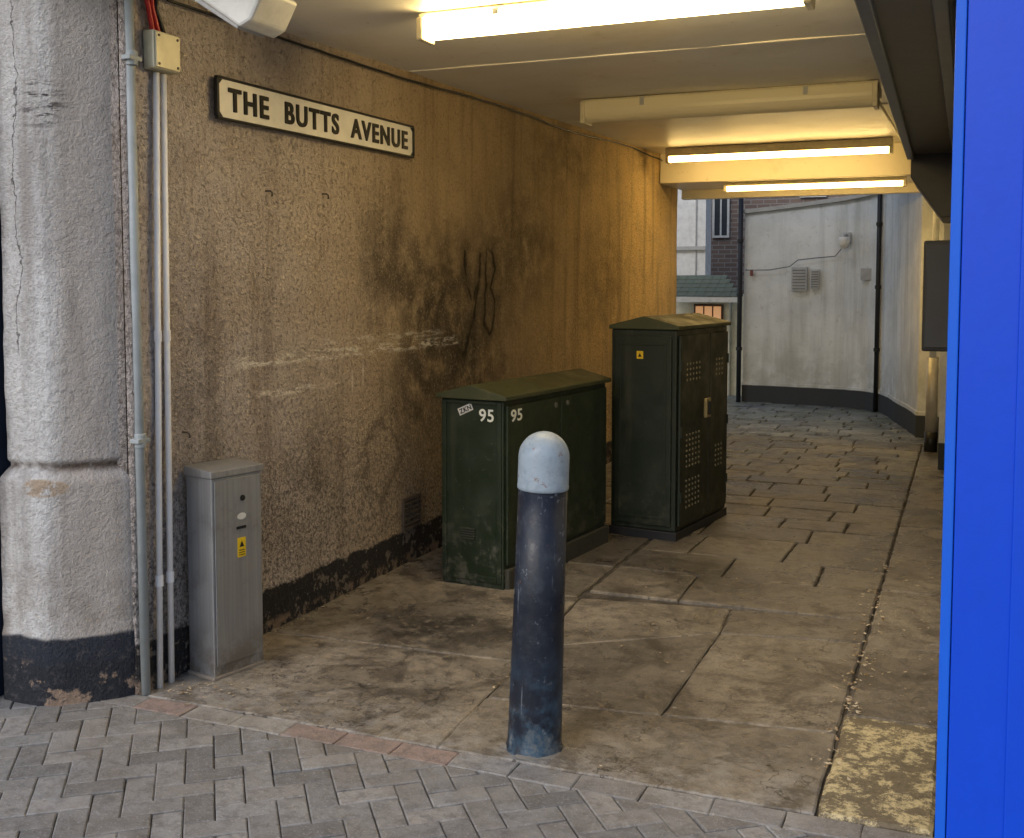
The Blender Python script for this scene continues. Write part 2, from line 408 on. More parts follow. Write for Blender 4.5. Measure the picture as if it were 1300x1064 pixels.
for poly,t in [([(-1.58,3.56),(-.95,3.645),(-.95,4.62),(-1.62,4.15)],.25),([(-.95,3.645),(-.368,3.72),(-.368,4.72),(-.95,4.62)],.55),
               ([(-2.76,3.9),(-1.6,3.95),(-1.62,4.15),(-1.68,4.9),(-2.76,4.9)],.65),
               ([(-1.62,4.15),(-.95,4.62),(-.98,5.0),(-1.68,4.9)],.6),([(-.95,4.62),(-.368,4.72),(-.368,5.05),(-.98,5.0)],.15)]:
    slab(bm,lay,poly,random.uniform(-.002,.002),(t,t,t,1),.004,.001,.004)
rows(bm,lay,-2.76,-1.7,4.9,6.9,(.6,.9),(.5,.9),.01,.003)
rows(bm,lay,-1.68,-.368,5.03,6.8,(.38,.52),(.4,.70),.008,.005)
rows(bm,lay,-2.76,-.368,6.8,8.8,(.26,.34),(.35,.60),.006,.006,.003,hv=.003)
rows(bm,lay,-2.76,-.368,8.8,10.9,(.20,.26),(.30,.48),.005,.006,.003,hv=.003)
rows(bm,lay,-.362,-.05,3.9,10.9,(.5,.9),(.3,.4),.0,.002)
obj('passage_paving',bm,MS,kind='structure',label='worn uneven flagstones lit warm by strip lights',category='paving')
bm=B(); lay=bm.loops.layers.float_color.new('tint')
rows(bm,lay,-7.5,.3,10.92,19,(.20,.26),(.28,.48),.005,.008,.003,.005,.004)
obj('yard_paving',bm,MSF,kind='structure',label='damp greenish flagstones of the yard beyond',category='paving')
def kerbmat():
    m=M('worn_yellow_white_kerb_paint',.7); n=m.noise(10,6,.85); c=m.mix(m.step(n,.47,.56),(.17,.14,.095),(.60,.51,.30)); c=m.mix(m.step(m.noise(60,4,.8),.46,.62,0,.7),c,(.11,.09,.06)); m.base(c); m.bump(n,.6,.008); return m.m
bm=B(); lay=bm.loops.layers.float_color.new('tint')
slab(bm,lay,[(-.362,3.11),(-.05,3.11),(-.05,3.88),(-.362,3.88)],.006,(.6,.6,.6,1),.003,.004,.004,.012)
obj('kerb_stone',bm,kerbmat(),kind='structure',label='kerb stone with worn yellow and white paint',category='kerb')
bm=B(); lay=bm.loops.layers.float_color.new('tint')
x=-7.0
while x<4:
    w=.205; pink=(-2.78<x<-2.5) or (-2.08<x<-1.55)
    col=(.33,.245,.215,1) if pink else random.choice([(.33,.32,.31,1),(.28,.27,.265,1),(.38,.36,.33,1)])
    slab(bm,lay,[(x,3.0),(x+w,3.0),(x+w,3.105),(x,3.105)],random.uniform(-.002,.001),col,.0015,.003,.0015,.004); x+=w
obj('paving_border',bm,MPV,kind='structure',label='single row of grey and pink border bricks',category='paving')
bm=B(); lay=bm.loops.layers.float_color.new('tint')
R=Matrix.Rotation(math.radians(38),2)
u=.086
for i in range(-90,70):
    for j in range(-70,75):
        k=(i-j)%4
        if k==0: P=[(i,j),(i+2,j),(i+2,j+1),(i,j+1)]
        elif k==3: P=[(i,j),(i+1,j),(i+1,j+2),(i,j+2)]
        else: continue
        Q=[R@(Vector(p)*u) for p in P]; cx=sum(q.x for q in Q)/4; cy=sum(q.y for q in Q)/4
        if not(-4.4<cx<1.8 and .6<cy<3.06): continue
        g=random.uniform(.20,.36); wm=random.uniform(.90,.99); col=(g,g*(.5+wm/2),g*wm,1)
        base=[Vector(p)*u for p in P]; cc=sum(base,Vector((0,0)))/4
        jx,jy=random.uniform(-.001,.001),random.uniform(-.001,.001)
        def sh(p,g): return R@Vector((p.x+math.copysign(g,cc.x-p.x)+jx,p.y+math.copysign(g,cc.y-p.y)+jy))
        h=random.uniform(-.004,.001); tx,ty=random.uniform(-.02,.02),random.uniform(-.02,.02)
        def mk(g,dz): 
            r=[]
            for p in base:
                q=sh(p,g); r.append(bm.verts.new((q.x,q.y,h+dz+(q.x-cx)*tx+(q.y-cy)*ty)))
            return r
        T=mk(.0055,0);Mi=mk(.0015,-.003);Bo=mk(.0015,-.04)
        fs=[bm.faces.new(T)]
        for a in range(4):
            b=(a+1)%4; fs+= [bm.faces.new((Mi[a],Mi[b],T[b],T[a])),bm.faces.new((Bo[a],Bo[b],Mi[b],Mi[a]))]
        for f in fs:
            for l in f.loops: l[lay]=col
geom=bm.verts[:]+bm.edges[:]+bm.faces[:]
bmesh.ops.bisect_plane(bm,geom=geom,plane_co=(0,2.998,0),plane_no=(0,1,0),clear_outer=True)
obj('street_paving',bm,MPV,kind='structure',label='grey herringbone block pavers of the street',category='paving')

# ---------------- passage wall ----------------
bm=B(); ny,nzv=170,60; g=[]
for i in range(ny+1):
    Y=3.10+i*(11.0-3.10)/ny; row=[]
    for j in range(nzv+1):
        Z=-.03+j*(2.85+.03)/nzv
        X=-2.75+.012*nz(0,Y,Z,1.3)+.005*nz(3,Y,Z,5)+(.008 if Z<.165 else 0)
        row.append(bm.verts.new((X,Y,Z)))
    g.append(row)
for i in range(ny):
    for j in range(nzv): bm.faces.new((g[i][j],g[i+1][j],g[i+1][j+1],g[i][j+1]))
box(bm,-3.1,-2.775,3.10,11.0,-.03,2.85)
for Y,i in ((3.10,0),(11.0,ny)):
    for j in range(nzv):
        a,b=g[i][j],g[i][j+1]; c=bm.verts.new((-2.78,Y,b.co.z)); d=bm.verts.new((-2.78,Y,a.co.z)); bm.faces.new((a,b,c,d))
obj('passage_wall',bm,MW,smooth=True,label='brown stained roughcast passage wall with black skirting band and scrawl',category='wall')

# corner pillar
bm=B()
prof=[(-2.86,3.34),(-2.80,3.25),(-2.80,3.12),(-2.83,3.075),(-2.90,3.00),(-2.94,2.96),(-2.975,2.935),(-3.02,2.925),(-3.09,2.92),(-3.165,2.925),(-3.19,2.96),(-3.195,3.15)]
def dense(P,n):
    out=[]
    for a,b in zip(P,P[1:]):
        for k in range(n): out.append(Vector(a).lerp(Vector(b),k/n))
    out.append(Vector(P[-1])); return out
dp=dense(prof,4); cen=Vector((-3.05,3.3))
zs=[]; z=-.03
while z<3.0:
    zs.append(z); z+= .012 if .78<z<.88 else .03
rings=[]
for z in zs:
    off=.035 if z<.80 else (.035*max(0,1-(z-.80)/.035) if z<.835 else (0 if z>.86 else -.010))
    if z<.25: off+=.006
    row=[]
    for p in dp:
        d=(p-cen).normalized(); q=p+d*(off+.006*nz(p.x,p.y,z,3)+.0035*nz(p.x,p.y,z,13))
        row.append(bm.verts.new((q.x,q.y,z)))
    rings.append(row)
for A,C in zip(rings,rings[1:]):
    for i in range(len(A)-1): bm.faces.new((A[i],A[i+1],C[i+1],C[i]))
obj('corner_pillar',bm,MP,smooth=True,label='pale flaking painted pillar with black base and exposed brick',category='pillar')

# ceiling (rises gently)
def cz(Y): return 2.55+(Y-3.05)*.0232
bm=B(); g=[]
for i in range(41):
    Y=3.05+i*(10.3-3.05)/40
    g.append([bm.verts.new((-2.79+j*(2.85)/14,Y,cz(Y)+.006*nz(j*.3,Y,0,1.5))) for j in range(15)])
for i in range(40):
    for j in range(14): bm.faces.new((g[i][j],g[i+1][j],g[i+1][j+1],g[i][j+1]))
for i,Y in((0,3.05),(40,10.3)):
    t=[bm.verts.new((-2.79,Y,3.0)),bm.verts.new((.06,Y,3.0))]; bm.faces.new(g[i]+[t[1],t[0]])
obj('passage_ceiling',bm,MC,smooth=True,label='cream gloss painted passage ceiling, stained',category='ceiling')
bm=B(); box(bm,-2.745,-.065,10.3,11.15,2.44,2.99); box(bm,-2.745,-.065,11.15,11.26,2.35,3.0)
obj('end_beam',bm,MC,bevel=.006,label='cream painted downstand beam at passage end',category='beam')
for Y in (5.2,7.6):
    bm=B(); box(bm,-2.735,-.37,Y,Y+.05,cz(Y)-.004,cz(Y)+.03)
    obj('ceiling_joint_cover',bm,MC,bevel=.003,label='thin cream cover strip across the ceiling',category='ceiling trim',group='cover strips on the ceiling')

bm=B(); box(bm,-6,-2.795,3.11,11,2.86,4.6); box(bm,-2.795,4,2.95,11.0,3.02,4.6); box(bm,-6,4,2.80,2.948,2.62,4.6)
obj('upper_building',bm,plain('upper_storey_render',(.5,.47,.43),.9),label='rendered upper storey over the passage',category='building')
bm=B(); box(bm,-6,-3.215,2.86,3.09,-.02,2.61); box(bm,-6,-3.24,2.83,2.858,0,.5); box(bm,-3.34,-3.22,2.80,2.857,0,2.6)
obj('shopfront',bm,MDN,bevel=.01,label='dark navy painted shopfront beside the pillar',category='shopfront')

bm=B(); box(bm,-.045,.35,3.02,9.4,-.03,3.01); box(bm,-.20,.35,9.4,11.3,-.03,5)
obj('side_wall',bm,MY,label='dirty pale rendered side wall of the passage',category='wall')
e=empty('blue_pilaster',(.010,2.9,0),label='bright blue painted shopfront pilaster with mouldings',category='pilaster')
bm=B(); box(bm,-.030,1.6,0,.115,-.02,2.6); obj('backing_board',bm,MBL,e,bevel=.004)
bm=B(); box(bm,.10,.9,-.010,-.001,0,2.6); obj('moulding',bm,MBL,e,bevel=.005)
bm=B(); box(bm,-.057,-.032,.0,.118,0,2.6); obj('edge_strip',bm,plain('azure_edge_paint',(.004,.12,.74),.5,var=.1),e,bevel=.003)

e=empty('shutter_housing',(-.2,5,2.22),label='grey-brown metal shutter housing under the passage ceiling',category='shutter housing')
bm=B()
v=box(bm,-.15,.145,-2.0,1.95,.03,.33)
for i in (0,4): v[i].co.x+=.065
obj('casing',bm,MSH,e,bevel=.01)
MWG=plain('worn_grey_metal',(.12,.125,.135),.4,.3)
for x0 in (-.16,.09):
    bm=B(); v=box(bm,x0,x0+.04,-2.01,1.96,-.0,.028)
    if x0<0:
        for i in (0,1,4,5): v[i].co.x+=.065
    obj('flange',bm,MWG,e,bevel=.004)
bm=B(); prism(bm,[(-.14,-.10),(.03,-.34),(.14,-.34),(.14,.3),(-.14,.3)],1.98,2.7); obj('end_box',bm,plain('dark_grey_end_box_paint',(.05,.05,.055),.5),e,bevel=.008)
e=empty('notice_case',(-.06,4.9,1.44),label='black wall mounted case on the side wall',category='wall case')
bm=B(); box(bm,-.12,.0,0,.5,-.23,.23); obj('case_body',bm,MBLK,e,bevel=.008)
bm=B(); box(bm,-.11,-.01,-.012,-.001,-.215,.215); obj('front_cover',bm,MDK,e,bevel=.004)

# ---------------- street sign ----------------
e=empty('street_name_sign',(-2.735,4.395,2.225),label='white cast street name plate with black raised letters',category='street sign')
e.rotation_euler=(math.radians(.6),0,0)
bm=B(); box(bm,0,.012,-.815,.815,-.079,.079); obj('plate',bm,plain('aged_white_sign_enamel',(.90,.88,.82),.4,var=.25),e,bevel=.004)
bm=B()
box(bm,.0,.020,-.822,.822,.074,.084); box(bm,.0,.020,-.822,.822,-.084,-.074); box(bm,0,.020,-.826,-.812,-.0735,.0735); box(bm,0,.020,.812,.826,-.0735,.0735)
obj('raised_border',bm,MBLK,e,bevel=.003)
for sy in (-1,1):
    for sz in (-1,1):
        bm=B(); v=[bm.verts.new((.0135,sy*a,sz*b)) for a,b in ((.811,.073),(.785,.073),(.797,.061),(.811,.049))]; bm.faces.new(v)
        obj('corner_notch',bm,MBLK,e)
text('lettering','THE  BUTTS  AVENUE',1.50,.094,(.014,0,0),FX,.010,MBLK,e,off=.022,sp=1.20)

e=empty('wall_vent',(-2.742,5.2,.27),label='rusty louvred air vent low on the passage wall',category='air vent')
bm=B(); box(bm,0,.012,-.10,.10,-.085,-.07); box(bm,0,.012,-.10,.10,.07,.085); box(bm,0,.012,-.10,-.088,-.07,.07); box(bm,0,.012,.088,.10,-.07,.07)
MV=plain('grimy_vent_metal',(.13,.10,.08),.8); obj('frame',bm,MV,e)
bm=B()
for i in range(5):
    z=-.056+i*.028; v=box(bm,.002,.014,-.087,.087,z-.004,z+.004)
obj('louvre',bm,MV,e)
for i,(Y,Z) in enumerate([(3.92,1.88),(4.36,1.90),(3.36,.93)]):
    o=tube('wall_hook',[(-2.745,Y,Z),(-2.722,Y,Z),(-2.715,Y+.003,Z-.006),(-2.715,Y+.006,Z-.018),(-2.72,Y+.010,Z-.02)],.0035,MV,label='small rusty iron hook fixed in the wall',category='hook',group='hooks on the passage wall')

pts=[]
for i in range(80):
    Y=3.3+i*7.2/79; pts.append((-2.725,Y,cz(Y)-.035+.012*math.sin(Y*2.3)-.012*abs(math.sin(Y*1.35))+.004*nz(Y,0,0,5)))
tube('ceiling_cable',pts,.006,MBLK,label='black cable sagging along top of the wall',category='cable')

e=empty('waste_pipe',(-2.735,3.118,0),label='grey painted steel pipe clipped beside the pillar',category='pipe')
bm=B(); cyl(bm,(0,0,0),(-.01,-.0,2.85),.017); obj('pipe',bm,MPIPE,e,smooth=True)
for z in (.93,2.28):
    bm=B(); cyl(bm,(0,0,z-.025),(0,0,z+.025),.021); box(bm,-.02,.02,-.032,.032,z-.008,z+.008); obj('pipe_clip',bm,MPIPE,e,bevel=.003)
for y0,y1 in ((3.188,3.238),(3.252,3.276)):
    e=empty('steel_conduit',(-2.730,y0,0),label='slim galvanised conduit running down to the ground',category='conduit',group='conduits below the junction box')
    bm=B(); cyl(bm,(0,0,0),(0,y1-y0,2.25),.0115); obj('pipe',bm,MCON,e,smooth=True)
    for z in (.4,1.3):
        bm=B(); cyl(bm,(0,(y1-y0)*z/2.25,z-.02),(0,(y1-y0)*z/2.25,z+.02),.0145)
        obj('collar',bm,MCON,e)
e=empty('junction_box',(-2.745,3.262,2.325),label='beige metal junction box with red cables above',category='junction box')
bm=B(); box(bm,0,.05,-.075,.065,-.068,.068); obj('box_body',bm,MJB,e,bevel=.006)
bm=B(); box(bm,.051,.056,-.07,.06,-.063,.063)
cv=obj('cover',bm,MJB,e,bevel=.003)
for p in((-.055,-.05),(.045,.05),(.045,-.05),(-.055,.05)):
    bm=B(); cyl(bm,(.056,p[0],p[1]),(.059,p[0],p[1]),.005,8)
    obj('screw',bm,MV,cv)
for k in range(3):
    y=-.045+k*.03
    tube('red_cable' if k<2 else 'black_cable',[(.02,y,.07),(.02,y-.02-.01*k,.15),(.02+.01*k,y-.05,.25),(.02,y-.06,.36)],.009,MRED if k<2 else MBLK,e)

e=empty('flood_light',(-2.25,3.13,2.425),label='white boxed security light bracketed under the ceiling',category='security light')
bm=B()
prism(bm,[(-.20,-.05),(.08,-.07),(.11,-.03),(.11,.075),(-.17,.08)],-.10,.10)
obj('lamp_body',bm,MWH,e,bevel=.01,rot=(0,math.radians(30),0))
bm=B(); box(bm,-.16,.06,-.075,.075,-.080,-.062); obj('lens',bm,plain('frosted_lens',(.5,.5,.5),.25),e,bevel=.004,rot=(0,math.radians(32),0))
bm=B(); cyl(bm,(.06,0,.05),(.06,0,.15),.02); box(bm,.0,.12,-.05,.05,.14,.155); obj('bracket',bm,MGREY,e)

# ---------------- strip lights ----------------
def strip(x0,x1,y,z,mat,label,hw=.055,dp=.055,up=.045,hk=.62):
    e=empty('strip_light',((x0+x1)/2,y,z),label=label,category='strip light',group='fluorescent strip lights on the ceiling')
    L=(x1-x0)/2; top=cz(y)-z-.006 if y<10.2 else 2.438-z
    bm=B(); box(bm,-L,L,-hw*hk,hw*hk,.0225 if hk<1 else up+.001,max(top,.05)); obj('housing',bm,MHOUS,e,bevel=.004)
    bm=B(); 
    n=12; prof=[(-(hw-.003),up)]
    for i in range(n+1):
        t=math.pi+math.pi*i/n; prof.append(((hw-.003)*math.cos(t),dp*math.sin(t)+.02))
    prof.append((hw-.003,up))
    if hk<1: prof+=[(hw*(hk+.01),up),(hw*(hk+.01),.0215),(-hw*(hk+.01),.0215),(-hw*(hk+.01),up)]
    A=[bm.verts.new((-L+.03,*p)) for p in prof]; C=[bm.verts.new((L-.03,*p)) for p in prof]; m_=len(prof)
    for i in range(m_): bm.faces.new((A[i],A[(i+1)%m_],C[(i+1)%m_],C[i]))
    bm.faces.new(A[::-1]); bm.faces.new(C)
    obj('diffuser',bm,mat,e,smooth=False)
    for s_ in(-1,1):
        bm=B(); box(bm,min(s_*L,s_*(L-.029)),max(s_*L,s_*(L-.029)),-hw-.003,hw+.003,-dp+.013,up+.003); obj('end_cap',bm,MHOUS,e,bevel=.006)
        bm=B(); x_=s_*(L*.55); box(bm,x_-.012,x_+.012,-hw-.004,hw+.004,.028,up+.004); obj('clip',bm,MGREY,e)
    return e
strip(-2.06,-.53,4.03,2.50,MEM,'lit fluorescent batten glowing warm on the ceiling')
strip(-2.25,-.50,6.60,2.54,MOFF,'unlit yellowed fluorescent batten on the ceiling',.075,.075,.07)
strip(-2.55,-.62,9.80,2.605,MEM2,'lit fluorescent batten glowing warm on the ceiling',.055,.045,.022,1.04)
strip(-2.16,-.54,10.45,2.378,MEM2,'lit fluorescent batten under the end beam',.050,.040,.022,1.04)
e=empty('ceiling_conduit_box',(-.55,6.9,2.6),label='small junction box and conduit on the ceiling',category='junction box')
bm=B(); box(bm,-.04,.04,-.04,.04,-.02,.035); obj('box_body',bm,MHOUS,e,bevel=.005)
bm=B(); cyl(bm,(0,.04,.012),(0,2.8,.073),.009); obj('conduit',bm,MHOUS,e,smooth=True)

# ---------------- bollard ----------------
def bollmat():
    m=M('chipped_navy_black_paint',.33,spec=.5); z=m.sep()[2]; n=m.noise(9,6,.75)
    c=m.mix(m.step(n,.5,.7),(.010,.014,.026),(.028,.036,.052))
    c=m.mix(m.mul(m.step(z,.40,.05),m.step(m.noise(7,6,.7),.42,.6),.75),c,(.045,.10,.16))
    c=m.mix(m.mul(m.step(z,.20,.0),m.step(m.noise(13,6,.8),.50,.60),.65),c,(.16,.16,.15))
    c=m.mix(m.mul(m.step(m.noise(26,5,.8),.61,.65),.7),c,(.18,.20,.23)); c=m.mix(m.step(m.noise(17,5,.75),.69,.71),c,(.35,.12,.06))
    c=m.mix(m.mul(m.step(m.noise(1,4,.7,vec=m.map((50,50,4))),.63,.67),.4),c,(.22,.24,.28))
    m.base(c); m.rough(m.step(n,.3,.7,.26,.6)); m.bump(m.noise(16,5,.75),.35,.005); return m.m
def capmat():
    m=M('blue_grey_cap_paint',.4); n=m.noise(18,6,.75); c=m.mix(m.step(n,.42,.68,0,.7),(.32,.385,.45),(.20,.25,.30)); c=m.mix(m.step(m.noise(22,6,.75),.62,.66,0,.8),c,(.20,.12,.08)); m.base(c); m.bump(n,.25,.004); return m.m
e=empty('bollard',(-1.262,3.235,0),label='dark round bollard with domed blue-grey cap, leaning slightly',category='bollard')
e.rotation_euler=(0,math.radians(1.9),0)
bm=B(); lathe(bm,[(.096,-.03),(.094,.004),(.088,.015),(.087,.05),(.0815,.5),(.078,.842)],40); obj('post',bm,bollmat(),e,smooth=True)
bm=B(); pr=[(.0785,.843),(.0815,.846),(.082,.855)]
pr+=[(.081,.86),(.081,.945)]
for i in range(1,12):
    t=math.pi/2*i/12; pr.append((.081*math.cos(t),.945+.082*math.sin(t)))
pr.append((.006,1.027)); lathe(bm,pr,40); obj('cap',bm,capmat(),e,smooth=True)
bm=B(); n=48
rr=[.098+.022*nz(math.cos(t)*2,math.sin(t)*2,1,1.5) for t in [2*math.pi*i/n for i in range(n)]]
A=[bm.verts.new((rr[i]*math.cos(2*math.pi*i/n),rr[i]*math.sin(2*math.pi*i/n),.0005)) for i in range(n)]
C=[bm.verts.new((.085*math.cos(2*math.pi*i/n),.085*math.sin(2*math.pi*i/n),.010)) for i in range(n)]
for i in range(n): bm.faces.new((A[i],A[(i+1)%n],C[(i+1)%n],C[i]))
obj('mortar_collar',bm,plain('dull_mortar',(.22,.20,.17),.9),e,smooth=True)

# ---------------- cabinets ----------------
def gable(bm,x0,x1,y0,y1,ze,zp,th=.02):
    prism(bm,[(x0,ze-th),(x1,ze-th),(x1,ze),((x0+x1)/2,zp),(x0,ze)],y0,y1)
MSTK=plain('white_stencil_paint',(.80,.82,.77),.6,var=.2)
e=empty('utility_cabinet',(-2.05,4.85,0),math.radians(-7),label='low green double door cabinet with pitched lid, numbered 95',category='utility cabinet')
bm=B(); box(bm,-.372,.010,.03,1.20,-.02,.10); obj('plinth',bm,plain('scuffed_dark_plinth',(.055,.055,.045),.9),e,bevel=.008)
bm=B(); box(bm,-.365,-.012,.012,1.19,.0,.925); obj('cabinet_body',bm,MG,e,bevel=.006)
bm=B(); gable(bm,-.382,.016,-.014,1.212,.950,1.000,.022); obj('lid',bm,MGR,e,bevel=.004)
for y0,y1 in((.03,.595),(.605,1.17)):
    bm=B(); box(bm,-.011,.004,y0,y1,.12,.90); d=obj('door',bm,MG,e,bevel=.004)
    bm=B(); yc=y0+.5 if y0<.3 else y0+.06
    cyl(bm,(.005,yc,.86),(.012,yc,.86),.014,16); obj('lock',bm,plain('dull_lock',(.2,.2,.18),.4,.5),d)
bm=B(); box(bm,-.36,-.335,.002,.0115,.03,.92); box(bm,-.045,-.02,.002,.0115,.03,.92); box(bm,-.334,-.046,.002,.0115,.905,.92); box(bm,-.334,-.046,.002,.0115,.03,.06)
obj('side_frame',bm,MG,e,bevel=.003)
bm=B()
for i in range(5): box(bm,-.25,-.17,.002,.0115,.235+i*.012,.241+i*.012)
obj('side_vent',bm,plain('dark_vent',(.05,.055,.04),.7),e)
text('number','95',.082,.062,(-.105,.0100,.852),FY,.002,MSTK,e,off=.014)
text('number','95',.11,.060,(.0050,.115,.850),FX,.002,MSTK,e,off=.014)
bm=B(); v=box(bm,-.042,.042,-.0015,.0,-.018,.018); st=obj('sticker',bm,MWH,e,loc=(-.225,.0108,.876),rot=(0,math.radians(-24),0))
text('sticker_scribble','ZKN',.072,.024,(0,-.0025,0),FY,.001,MBLK,st,off=.02)

e=empty('telecom_cabinet',(-1.54,6.19,0),math.radians(-8),label='tall black-green double door cabinet with pitched roof',category='telecom cabinet')
bm=B(); box(bm,-.425,.005,-.005,.865,-.02,.05); obj('plinth',bm,MDK,e,bevel=.005)
bm=B(); box(bm,-.415,-.005,.005,.855,.051,1.225); obj('cabinet_body',bm,MGT,e,bevel=.006)
bm=B(); gable(bm,-.427,.018,-.012,.868,1.248,1.303,.022); obj('roof',bm,MGR,e,bevel=.004)
vm=plain('vent_hole_highlight',(.26,.24,.17),.5)  # lighter dots paint highlights onto the vents
for k,(y0,y1) in enumerate(((.03,.50),(.51,.83))):
    bm=B(); box(bm,-.004,.012,y0,y1,.08,1.19); d=obj('door',bm,MGT,e,bevel=.005)
    cy=y0+.2 if k==0 else y0+.16
    for z0,nr in ((.93,4),(.42,7),(.18,6)) if k==0 else ((.93,4),(.36,5)):
        bm=B()
        nc=5 if k==0 else 3
        for i in range(nc):
            for j in range(nr):
                y=cy-.025*(nc-1)+i*.05; z=z0+j*.031
                cyl(bm,(.012,y,z),(.0155,y,z),.0085,8,.006)
        obj('vent',bm,vm,d)
    if k==0:
        bm=B(); box(bm,.013,.036,.395,.475,.68,.80); h=obj('handle',bm,plain('brassy_lock_cover',(.36,.30,.16),.5,.3),d,bevel=.008)
        bm=B(); box(bm,.037,.052,.415,.435,.70,.78); obj('lever',bm,MBLK,h,bevel=.003)
    for z in (.25,.63,1.02):
        bm=B(); cyl(bm,(.014,y0+.012 if k==0 else y1-.012,z-.03),(.014,y0+.012 if k==0 else y1-.012,z+.03),.008,10)
        obj('hinge',bm,MGT,d)
bm=B(); box(bm,-.39,-.03,-.012,.004,.08,1.19); d=obj('side_panel',bm,MGT,e,bevel=.005)
bm=B(); 
for a in [(-.36,-.345,.12,1.15),(-.075,-.06,.12,1.15),(-.3445,-.0755,1.135,1.15),(-.3445,-.0755,.12,.135)]: box(bm,a[0],a[1],-.017,-.0125,a[2],a[3])
obj('panel_rib',bm,MGT,d,bevel=.002)
bm=B(); box(bm,-.245,-.205,-.0145,-.0125,1.055,1.10); w=obj('warning_label',bm,MYEL,d)
bm=B(); v=[bm.verts.new(p) for p in [(-.237,-.0152,1.066),(-.213,-.0152,1.066),(-.225,-.0152,1.09)]]; bm.faces.new(v); obj('warning_symbol',bm,MBLK,w)

e=empty('feeder_pillar',(-2.586,3.32,0),math.radians(-13),label='small stainless steel feeder pillar with yellow warning label',category='feeder pillar')
bm=B(); box(bm,-.150,-.003,.004,.246,-.02,.765); obj('cabinet_body',bm,MGA,e,bevel=.004)
bm=B()
v=box(bm,-.156,.004,-.003,.253,.766,.792)
for q in v[4:]:
    if q.co.x<-.1: q.co.z+=.012
obj('lid',bm,MGA,e,bevel=.003)
bm=B(); box(bm,-.002,.003,.014,.236,.05,.755); d=obj('door',bm,MGA,e,bevel=.002)
bm=B(); cyl(bm,(.003,.145,.675),(.008,.145,.675),.011,16); obj('lock',bm,MBLK,d)
bm=B()
n=24; A=[bm.verts.new((.0045,.14+.022*math.cos(2*math.pi*i/n),.605+.013*math.sin(2*math.pi*i/n))) for i in range(n)]; bm.faces.new(A); o=obj('oval_sticker',bm,MWH,d)
bm=B(); box(bm,.0031,.006,.115,.160,.557,.567); obj('slot_plate',bm,MBLK,d)
bm=B(); box(bm,.0031,.005,.118,.157,.448,.522); w=obj('warning_label',bm,MYEL,d)
bm=B(); v=[bm.verts.new(p) for p in [(.0056,.126,.487),(.0056,.149,.487),(.0056,.1375,.511)]]; bm.faces.new(v)
for i in range(3): box(bm,.0051,.0056,.124,.151,.455+i*.009,.458+i*.009)
obj('warning_symbol',bm,MBLK,w)
bm=B(); box(bm,-.156,.004,-.004,.253,-.02,.012); obj('base',bm,plain('cement_base',(.24,.21,.18),.9),e,bevel=.006)

# ---------------- yard beyond ----------------
path=[(-2.62,13.95),(-2.2,13.93),(-1.8,13.88),(-1.4,13.78),(-1.1,13.62),(-.92,13.4),(-.80,13.0),(-.70,12.5),(-.55,11.9),(-.44,11.35),(-.20,11.302)]
bm=B(); pts=dense(path,4); L=[];
def wtop(i): 
    t=i/len(pts); return 2.36+.24*min(1,t*1.6)
for (dx,dy) in ((0,0),(.25,.25)):
    col=[]
    for i,p in enumerate(pts):
        zz=[-.03,.25,.255,.9,1.6,wtop(i)]; o_=[.012,.012,0,0,0,0]
        col.append([bm.verts.new((p.x+dx-(o_[k] if dx==0 else 0),p.y+dy-(o_[k] if dx==0 else 0),zz[k])) for k in range(6)])
    L.append(col)
for col in L:
    for a,b in zip(col,col[1:]):
        for k in range(5): bm.faces.new((a[k],b[k],b[k+1],a[k+1]))
for a,b,c,d in zip(L[0],L[0][1:],L[1][1:],L[1]): bm.faces.new((a[5],b[5],c[5],d[5]))
for i in(0,-1):
    for k in range(5): bm.faces.new((L[0][i][k],L[0][i][k+1],L[1][i][k+1],L[1][i][k]))
obj('yard_wall',bm,MY,smooth=False,label='curved dirty pale grey yard wall with dark base band',category='wall')
bm=B()
cc=[]
for i,p in enumerate(pts[:-5]):
    top=wtop(i)
    cc.append([bm.verts.new((p.x+q[0],p.y+q[0],top+q[1])) for q in ((-.035,.002),(-.035,.05),(.28,.05),(.28,.002))])
for a,b in zip(cc,cc[1:]):
    for k in range(4): bm.faces.new((a[k],b[k],b[(k+1)%4],a[(k+1)%4]))
bm.faces.new(cc[0]); bm.faces.new(cc[-1])
obj('wall_coping',bm,plain('grey_coping_stone',(.50,.49,.45),.85),label='grey stone coping along the yard wall',category='coping')

def dpipe(x,y,z1,r,mat,label,z0=0):
    e=empty('drainpipe',(x,y,z0),label=label,category='drainpipe')
    bm=B(); cyl(bm,(0,0,0),(0,0,z1-z0),r); obj('pipe',bm,mat,e,smooth=True)
    for k in range(1,4):
        bm=B()
        z=(z1-z0)*k/4; cyl(bm,(0,0,z-.02),(0,0,z+.02),r*1.35)
        obj('joint_collar',bm,mat,e)
    return e
dpipe(-2.66,13.88,2.7,.030,MDK,'dark drainpipe at the end of the yard wall')
dpipe(-.98,13.42,2.9,.026,MBLK,'black drainpipe where the yard wall curves')
e=dpipe(-.285,10.4,3.2,.028,MGREY,'grey downpipe with wide sleeve and black foot')
bm=B(); cyl(bm,(0,0,.18),(0,0,.84),.05); obj('sleeve',bm,plain('pale_steel_sleeve',(.50,.48,.43),.4,.3),e,smooth=True)
bm=B(); cyl(bm,(0,0,0),(0,0,.179),.056); obj('foot',bm,MBLK,e,smooth=True)
